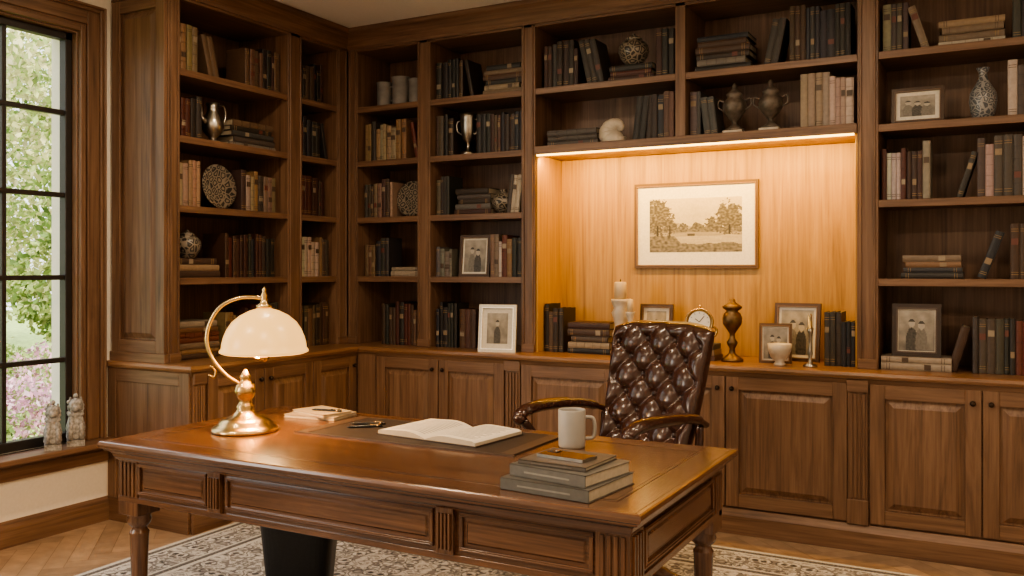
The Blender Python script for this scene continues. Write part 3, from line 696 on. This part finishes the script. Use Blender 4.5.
pen('fountain_pen', (-2.20, 2.86, DZ+.0046), .55)
mb = MB()
def slab(w, d, z0, t, col, rot, dx=0, dy=0):
    mb.M = Matrix.Translation((dx, dy, 0)) @ Matrix.Rotation(rot, 4, 'Z')
    mb.box(-w/2, w/2, -d/2, d/2, z0, z0+.0025, 'book_cloth', col); mb.box(-w/2+.003, w/2-.004, -d/2+.004, d/2-.004, z0+.0025, z0+t-.0025, 'book_cloth', (.45, .39, .30))
    mb.box(-w/2, w/2, -d/2, d/2, z0+t-.0025, z0+t, 'book_cloth', col)
    return w, d
slab(.25, .17, 0, .014, (.30, .23, .15), .1); slab(.22, .15, .0145, .012, (.36, .28, .18), -.25, .01, .0)
mb.M = Matrix.Identity(4)
mb.build('notebook_stack', loc=(-2.52, 2.95, DZ+.0006)); pen('fountain_pen', (-2.47, 2.93, DZ+.0275), .2)
# book stack + phone
mb = MB()
def hard(w, d, z0, t, col, rot, dx=0, dy=0):
    slab(w, d, z0, t, col, rot, dx, dy)
    mb.box(-w/2, w/2, -d/2, -d/2+.003, z0, z0+t, 'book_cloth', col)
    mb.box(-w*.3, w*.3, -d/2-.0006, -d/2, z0+t*.4, z0+t*.55, 'book_cloth', [min(1, c*2) for c in col])
hard(.285, .27, 0, .034, (.105, .096, .08), -.10); hard(.255, .24, .0345, .034, (.115, .105, .088), -.16, .005, .005); hard(.215, .20, .069, .012, (.09, .072, .055), -.06, -.005, .01)
mb.M = Matrix.Identity(4)
mb.build('book_stack', loc=(-1.085, 2.335, DZ+.0006), bevel=.0012)
mb = MB(); mb.box(-.078, .078, -.038, .038, 0, .0085, 'silver'); mb.box(-.0765, .0765, -.0365, .0365, .0085, .0092, 'phone_glass')
mb.box(-.07, -.035, .002, .032, .0092, .0108, 'phone_glass')
for i in range(2): mb.lathe([(.0065, 0), (.0065, .0015), (.001, .0017)], 'silver', -.061+.017*i, .017, .0108, 14)
mb.build('smartphone', loc=(-1.09, 2.335, DZ+.0822), rot=-.15, bevel=.0015, seg=2)
def mug_handle(x, z0, z1, out, r, mat, y=0):
    return lambda mb: mb.tube(smoothpath([(x, y, z0), (x+out*.8, y, z0+.005), (x+out, y, (z0+z1)/2), (x+out*.8, y, z1-.005), (x, y, z1)]), r, mat, 8)
vase('coffee_mug', [(.043, 0), (.046, .004), (.047, .02), (.048, .128), (.047, .131), (.044, .131), (.043, .125), (.042, .012), (.001, .010)], 'ceramic_grey', (-1.315, 2.86, DZ+.0006), 40,
     mug_handle(.044, .03, .105, .036, .0065, 'ceramic_grey')).rotation_euler[2] = .45

# ------------------------------------------------------------------ banker lamp
lamp = empty('desk_lamp', (-2.545, 2.545, DZ+.0006), math.radians(28.5))
mb = MB()
mb.lathe([(.122, 0), (.126, .006), (.124, .014), (.112, .022), (.10, .028), (.096, .040), (.075, .052), (.050, .062), (.036, .075), (.030, .085), (.034, .094), (.026, .104), (.022, .115), (.034, .135), (.04, .155), (.034, .175), (.02, .19), (.017, .2), (.022, .208), (.014, .222), (.006, .235), (.001, .238)], 'brass', seg=48)
mb.build('base', parent=lamp)
mb = MB()
arc = smoothpath([(.0, 0, .17), (-.030, 0, .185), (-.075, 0, .215), (-.125, 0, .275), (-.148, 0, .345), (-.135, 0, .415), (-.095, 0, .475), (-.03, 0, .508), (.035, 0, .512), (.072, 0, .505)], 8)
mb.tube(arc, .0075, 'brass', 12)
mb.tube(smoothpath([(-.135, 0, .25), (-.115, 0, .23), (-.12, 0, .205), (-.14, 0, .215)], 6), .005, 'brass', 8)
mb.lathe([(.016, .468), (.028, .472), (.030, .480), (.016, .489), (.010, .512), (.013, .520), (.006, .533), (.009, .540), (.001, .553)], 'brass', .072, 0, 0)
mb.tube(smoothpath([(.072, 0, .48), (.072, 0, .40), (.072, 0, .31), (.06, 0, .278), (.04, 0, .28), (.02, 0, .295)], 6), .0055, 'brass', 8)
mb.ball((.072, 0, .282), .018, 'brass'); mb.ball((.02, 0, .295), .009, 'brass')
mb.build('arm', parent=lamp)
mb = MB(); seg = 48
prof = [(.158, .300), (.166, .303), (.166, .310), (.159, .318), (.157, .336), (.151, .360), (.139, .389), (.120, .418), (.090, .443), (.055, .461), (.02, .471)]
prof2 = [(r-.004, z-.002) for r, z in prof[::-1]]
pr = prof+prof2; pts = []; fs = []
for r, h in pr:
    for i in range(seg):
        a = 2*pi*i/seg; pts.append((.072+r*math.cos(a), r*math.sin(a), h))
for j in range(len(pr)):
    j2 = (j+1) % len(pr)
    for i in range(seg):
        k = (i+1) % seg; fs.append((j*seg+i, j*seg+k, j2*seg+k, j2*seg+i))
mb.add(pts, fs, 'lamp_glass', smooth=True); mb.build('glass_shade', parent=lamp)
mb = MB(); mb.ball((.072, 0, .37), .028, 'downlight_glow', 20); mb.build('bulb', parent=lamp)

# ------------------------------------------------------------------ office chair
ch = empty('office_chair', (-1.475, 3.60, .012), math.radians(-19))
mb = MB(); NX, NZ = 110, 130; Hh = .645; zb = .49; T0 = .13; DU, DV = .078, .080
def halfw(v): return .235+.04*v
def surf(a, v, front):
    hw = halfw(v)
    top = Hh*(v)-.035*abs(a)**4*v
    x = a*hw
    e = max(0, 1-abs(a)**5)*max(0, 1-abs(2*v-1)**9); th = T0*math.sqrt(e)*.5
    if front:
        p = (x/DU+(v*Hh)/DV)/2; q = (x/DU-(v*Hh)/DV)/2
        sp_, sq_ = abs(math.sin(pi*p)), abs(math.sin(pi*q))
        pil = (sp_*sq_)**.62
        pr_, qr_ = p-round(p), q-round(q)
        dx_, dz_ = (pr_+qr_)*DU, (pr_-qr_)*DV
        knot = math.exp(-(dx_*dx_+dz_*dz_)/(2*.017**2))
        inside = max(0, min(1, (1-abs(a))/.16))*max(0, min(1, (1-v)/.10))*max(0, min(1, v/.06))
        dd = th*.80+inside*(.020*pil-.006-.018*knot)+(1-inside)*.022*math.sqrt(e)
        wing = .05*abs(a)**3
        yy = -dd-wing
    else: yy = th*.9-.03*abs(a)**3
    rec = .24*(v*Hh)+.03*math.sin(v*pi)+.03*v**4
    return (x, yy+rec, zb+top)
pts = []; fs = []
for fr in (True, False):
    for j in range(NZ+1):
        for i in range(NX+1):
            a = -1+2*i/NX; v = j/NZ
            a = math.sin(a*pi/2)*.5+a*.5; pts.append(surf(a, v, fr))
o2 = (NX+1)*(NZ+1)
for j in range(NZ):
    for i in range(NX):
        k = j*(NX+1)+i; fs.append((k, k+1, k+NX+2, k+NX+1)); k += o2; fs.append((k, k+NX+1, k+NX+2, k+1))
for j in range(NZ):
    for i in (0, NX):
        k = j*(NX+1)+i; fs.append((k, k+NX+1, o2+k+NX+1, o2+k))
for i in range(NX):
    for j in (0, NZ):
        k = j*(NX+1)+i; fs.append((k, k+1, o2+k+1, o2+k))
mb.add(pts, fs, 'leather_dark', smooth=True)
o = mb.build('tufted_backrest', parent=ch, loc=(0, .22, 0))
mb = MB()
for m_ in range(-10, 20):
    for n_ in range(-20, 20):
        x = (m_+n_)*DU; h = (m_-n_)*DV; v = h/Hh
        if .06 < v < .92 and abs(x) < halfw(v)*.88:
            px, py, pz_ = surf(x/halfw(v), v, True); mb.ball((px, py-.003, pz_), .012, 'leather_button', 14, sc=(1, .6, 1))
mb.build('tufting_buttons', parent=ch, loc=(0, .22, 0))
mb = MB(); pts = []; fs = []; su, sv = 48, 20
def se(c, e): return math.copysign(abs(c)**e, c)
for j in range(sv+1):
    t = -pi/2+pi*j/sv
    for i in range(su):
        a = 2*pi*i/su; pts.append((.28*se(math.cos(t), .5)*se(math.cos(a), .45), .27*se(math.cos(t), .5)*se(math.sin(a), .45), .49+.065*se(math.sin(t), .8)))
for j in range(sv):
    for i in range(su):
        k = (i+1) % su; fs.append((j*su+i, j*su+k, (j+1)*su+k, (j+1)*su+i))
mb.add(pts, fs, 'leather_dark', smooth=True); mb.box(-.24, .24, -.23, .25, .415, .445, 'desk_x'); mb.build('seat_cushion', parent=ch)
mb = MB()
for s in (1, -1):
    mb.tube(smoothpath([(s*.26, .32, .70), (s*.30, .18, .745), (s*.315, .02, .762), (s*.315, -.14, .762), (s*.31, -.23, .742), (s*.30, -.25, .71)], 8), [.022]*6+[.032]*8+[.038]*16+[.034]*6+[.025]*5, 'leather_dark', 14, flat=.7)
    mb.tube(smoothpath([(s*.30, -.23, .71), (s*.29, -.17, .64), (s*.275, -.10, .56), (s*.27, -.06, .48), (s*.25, -.04, .43)], 8), .02, 'leather_dark', 12)
    mb.tube(smoothpath([(s*.27, .27, .70), (s*.27, .26, .6), (s*.25, .22, .45)], 8), .018, 'leather_dark', 12)
    mb.ball((s*.31, -.245, .72), .03, 'leather_dark', 14)
mb.build('armrests', parent=ch)
mb = MB(); mb.lathe([(.035, .13), (.035, .28), (.022, .285), (.022, .40), (.08, .405), (.08, .42)], 'black_metal')
mb.lathe([(.055, .07), (.06, .09), (.055, .14), (.04, .15)], 'desk_z')
for i in range(5):
    a = 2*pi*i/5+.35; c, s = math.cos(a), math.sin(a)
    mb.tube(smoothpath([(.03*c, .03*s, .115), (.15*c, .15*s, .12), (.26*c, .26*s, .095), (.315*c, .315*s, .075)], 6), [.03]*6+[.027]*6+[.022]*7, 'desk_x', 12)
    mb.tube([(.31*c, .31*s, .085), (.31*c, .31*s, .045)], .009, 'brass', 8)
    for e in (-1, 1):
        q = (.31*c-s*.014*e, .31*s+c*.014*e, .028)
        mb.tube([(q[0]-s*.008, q[1]+c*.008, q[2]), (q[0]+s*.008, q[1]-c*.008, q[2])], .028, 'plastic_black', 16)
mb.build('swivel_base', parent=ch)

# ------------------------------------------------------------------ rug
mb = MB(); a0, a1, b0, b1 = -3.65, .35, .9, 4.42
mb.box(a0, a1, b0, b1, 0.0005, .010, 'rug_ivory')
def rng(i, t, mat, z):
    mb.box(a0+i, a1-i, b0+i, b0+i+t, .009, z, mat); mb.box(a0+i, a1-i, b1-i-t, b1-i, .009, z, mat)
    mb.box(a0+i, a0+i+t, b0+i+t, b1-i-t, .009, z, mat); mb.box(a1-i-t, a1-i, b0+i+t, b1-i-t, .009, z, mat)
rng(.03, .025, 'rug_band', .0115); rng(.075, .20, 'rug_wool', .0113); rng(.295, .025, 'rug_band', .0115)
mb.box(a0+.35, a1-.35, b0+.35, b1-.35, .009, .0112, 'rug_wool')
mb.build('area_rug')
# waste bin
mb = MB(); bw = [(.105, 0), (.11, .01), (.14, .35), (.146, .355), (.146, .368), (.138, .368), (.132, .34), (.10, .015), (.001, .012)]
pts = []; fs = []; seg = 40
for r, z in bw:
    for i in range(seg):
        a = 2*pi*i/seg; pts.append((r*1.1*se(math.cos(a), .45), r*.85*se(math.sin(a), .45), z))
for j in range(len(bw)-1):
    for i in range(seg):
        k = (i+1) % seg; fs.append((j*seg+i, j*seg+k, (j+1)*seg+k, (j+1)*seg+i))
fs.append(tuple(range(seg)))
mb.add(pts, fs, 'plastic_black', smooth=False); mb.build('waste_bin', loc=(-2.55, 2.86, .012), rot=.5)

# ------------------------------------------------------------------ sill figurines
for k, (y, s) in enumerate(((2.93, 1.0), (3.06, 1.08))):
    mb = MB()
    mb.box(-.045, .045, -.045, .045, 0, .03, 'stone_carved')
    mb.lathe([(.044, .03), (.05, .045), (.046, .07), (.052, .085), (.042, .12), (.036, .14), (.044, .15), (.036, .165)], 'stone_carved', seg=14)
    mb.ball((.012, 0, .195), .036, 'stone_carved', 14); mb.ball((.045, 0, .185), .018, 'stone_carved', 10)
    for e in (-1, 1):
        mb.ball((-.002, e*.026, .222), .012, 'stone_carved', 8, sc=(1, .6, 1.2)); mb.tube([(.03, e*.022, .14), (.045, e*.026, .08), (.05, e*.028, .035)], [.014, .012, .015], 'stone_carved', 8)
    for i in range(16):
        a = i*2.4; mb.ball((-.006+.032*math.cos(a), .034*math.sin(a), .15+.004*i), .012, 'stone_carved', 8)
    mb.ball((0, 0, .24), .014, 'stone_carved', 8)
    o = mb.build('stone_lion_figurine', loc=(-4.268, y, WZ0), rot=-.6); o.scale = (s*.88, s*.88, s*1.0)

# ------------------------------------------------------------------ added ceiling fill lights, out of view
def area(name, loc, size, power, col, rot=(0, 0, 0), shape='DISK', sy=None):
    l = bpy.data.lights.new(name, 'AREA'); l.shape = shape; l.size = size; l.energy = power; l.color = col
    if sy: l.size_y = sy
    o = bpy.data.objects.new(name, l); bpy.context.collection.objects.link(o); o.location = loc; o.rotation_euler = rot; return o
for i, (x, y) in enumerate(((-2.9, 3.2), (-1.0, 3.2), (.7, 3.2), (-2.9, 1.0), (-1.0, 1.0), (.8, .8))):
    mb = MB(); mb.lathe([(.11, -.012), (.12, 0), (.12, .02), (.09, .02), (.09, -.004), (.085, -.006)], 'ceramic_white'); mb.lathe([(.085, -.004), (.085, .0)], 'downlight_glow')
    e = mb.build('ceiling_downlight', loc=(x, y, H-.02))
    area('downlight_lamp', (x, y, H-.045), .2, 18 if y > 2 else 32, (1, .78, .55))
# added fill light, set just inside the unseen extra window
area('window_daylight', (XL+.02, -.3, 1.56), 1.5, 55, (1, .94, .86), (0, math.radians(-90), 0), 'RECTANGLE', 1.5)
area('led_light', (-1.56, 4.875, 2.058), 1.78, 27, (1, .56, .115), (math.radians(36), 0, 0), 'RECTANGLE', .012)
def point(name, loc, e, col, r):
    l = bpy.data.lights.new(name, 'POINT'); l.energy = e; l.color = col; l.shadow_soft_size = r
    o = bpy.data.objects.new(name, l); bpy.context.collection.objects.link(o); o.location = loc
an = math.radians(28.5); point('desk_lamp_light', (-2.545+.072*math.cos(an), 2.545+.072*math.sin(an), DZ+.322), 36, (1, .62, .27), .035)

# ------------------------------------------------------------------ outdoors
mb = MB(); mb.box(-40, XL-.25, -20, 40, -.6, -.5, 'lawn'); mb.build('garden_lawn')
def leaves(name, c, rad, n, size, cols, seed):
    rr = random.Random(seed); mb = MB()
    for i in range(n):
        while True:
            p = Vector((rr.uniform(-1, 1), rr.uniform(-1, 1), rr.uniform(-1, 1)))
            if .3 < p.length < 1: break
        q0 = Vector((p.x*rad[0], p.y*rad[1], p.z*rad[2]))
        if noise.noise(q0*1.6+Vector((seed*3.1, 0, 0))) < -.12: continue
        q0 *= 1+.25*noise.noise(q0*1.3+Vector((seed, 0, 0)))
        a = Vector((rr.gauss(0, 1), rr.gauss(0, 1), rr.gauss(0, 1))).normalized(); b_ = a.orthogonal().normalized(); s = size*rr.uniform(.6, 1.4)
        q = Vector(c)+q0; col = rr.choice(cols); t = rr.uniform(.7, 1.3)
        mb.add([tuple(q-a*s), tuple(q+b_*s*.5), tuple(q+a*s), tuple(q-b_*s*.5)], [(0, 1, 2, 3)], 'foliage', [k*t for k in col])
    return mb
G = [(.30, .38, .12), (.38, .44, .16), (.22, .31, .09), (.46, .48, .22), (.16, .24, .07)]
YG = [(.58, .54, .28), (.48, .48, .22), (.64, .58, .36), (.34, .40, .15)]
P = [(.66, .34, .46), (.74, .52, .60), (.30, .38, .14), (.52, .28, .38)]
for i, (x, y, z, rx, rz, cols) in enumerate(((-13, 9.6, 3.6, 2.2, 2.0, G), (-12, 6.6, 4.2, 2.0, 1.9, YG), (-18, 13, 4.6, 3, 3, G), (-15.5, 8.8, 1.7, 2.4, 1.3, YG), (-11, 8.3, 1.2, 1.2, .9, G), (-21, 13, 2.5, 3.6, 2.6, YG), (-9.5, -1, 3, 2.5, 2.5, G), (-12, 3.2, 2.4, 2.0, 2.6, G), (-19, 10, 5.5, 2.6, 2.4, YG))):
    mb = leaves('tree', (x, y, z), (rx, rx, rz), 9000, .06, cols, i)
    if z > 2: mb.tube([(x, y, -.5), (x+.1, y, z*.5), (x-.1, y+.1, z+.8)], [.14, .10, .05], 'bark', 10)
    mb.build('garden_tree', fix=False)
for i, (x, y, z, rx, rz, cols) in enumerate(((-9.0, 5.7, -.1, .55, .4, P), (-10.2, 7.3, 0, .8, .5, P), (-8.6, 4.9, -.2, .5, .3, G), (-11.2, 6.5, .1, .8, .5, G), (-9.0, 3.2, 0, .9, .6, P))):
    leaves('shrub', (x, y, z), (rx, rx, rz), 3600, .035, cols, 50+i).build('flowering_shrub', fix=False)
w = bpy.data.worlds.new('World'); bpy.context.scene.world = w; w.use_nodes = True
bg = w.node_tree.nodes['Background']; bg.inputs[0].default_value = (.95, .97, 1, 1); bg.inputs[1].default_value = 2.8
s = bpy.data.lights.new('sun', 'SUN'); s.energy = 9; s.color = (1, .93, .8); s.angle = .03
o = bpy.data.objects.new('sun', s); bpy.context.collection.objects.link(o); o.rotation_euler = Vector((-.62, .35, -.70)).to_track_quat('-Z', 'Y').to_euler()
try: bpy.context.scene.view_settings.look = 'AgX - Medium High Contrast'
except Exception as ex: print('look', ex)
# ------------------------------------------------------------------ camera
c = bpy.data.cameras.new('camera'); c.lens = 900/1024*36; c.sensor_width = 36; c.shift_y = -19/1024; c.clip_start = .05
o = bpy.data.objects.new('camera', c); bpy.context.collection.objects.link(o); o.location = (0, 0, 1.385); o.rotation_euler = (pi/2, 0, math.radians(28.5))
bpy.context.scene.camera = o
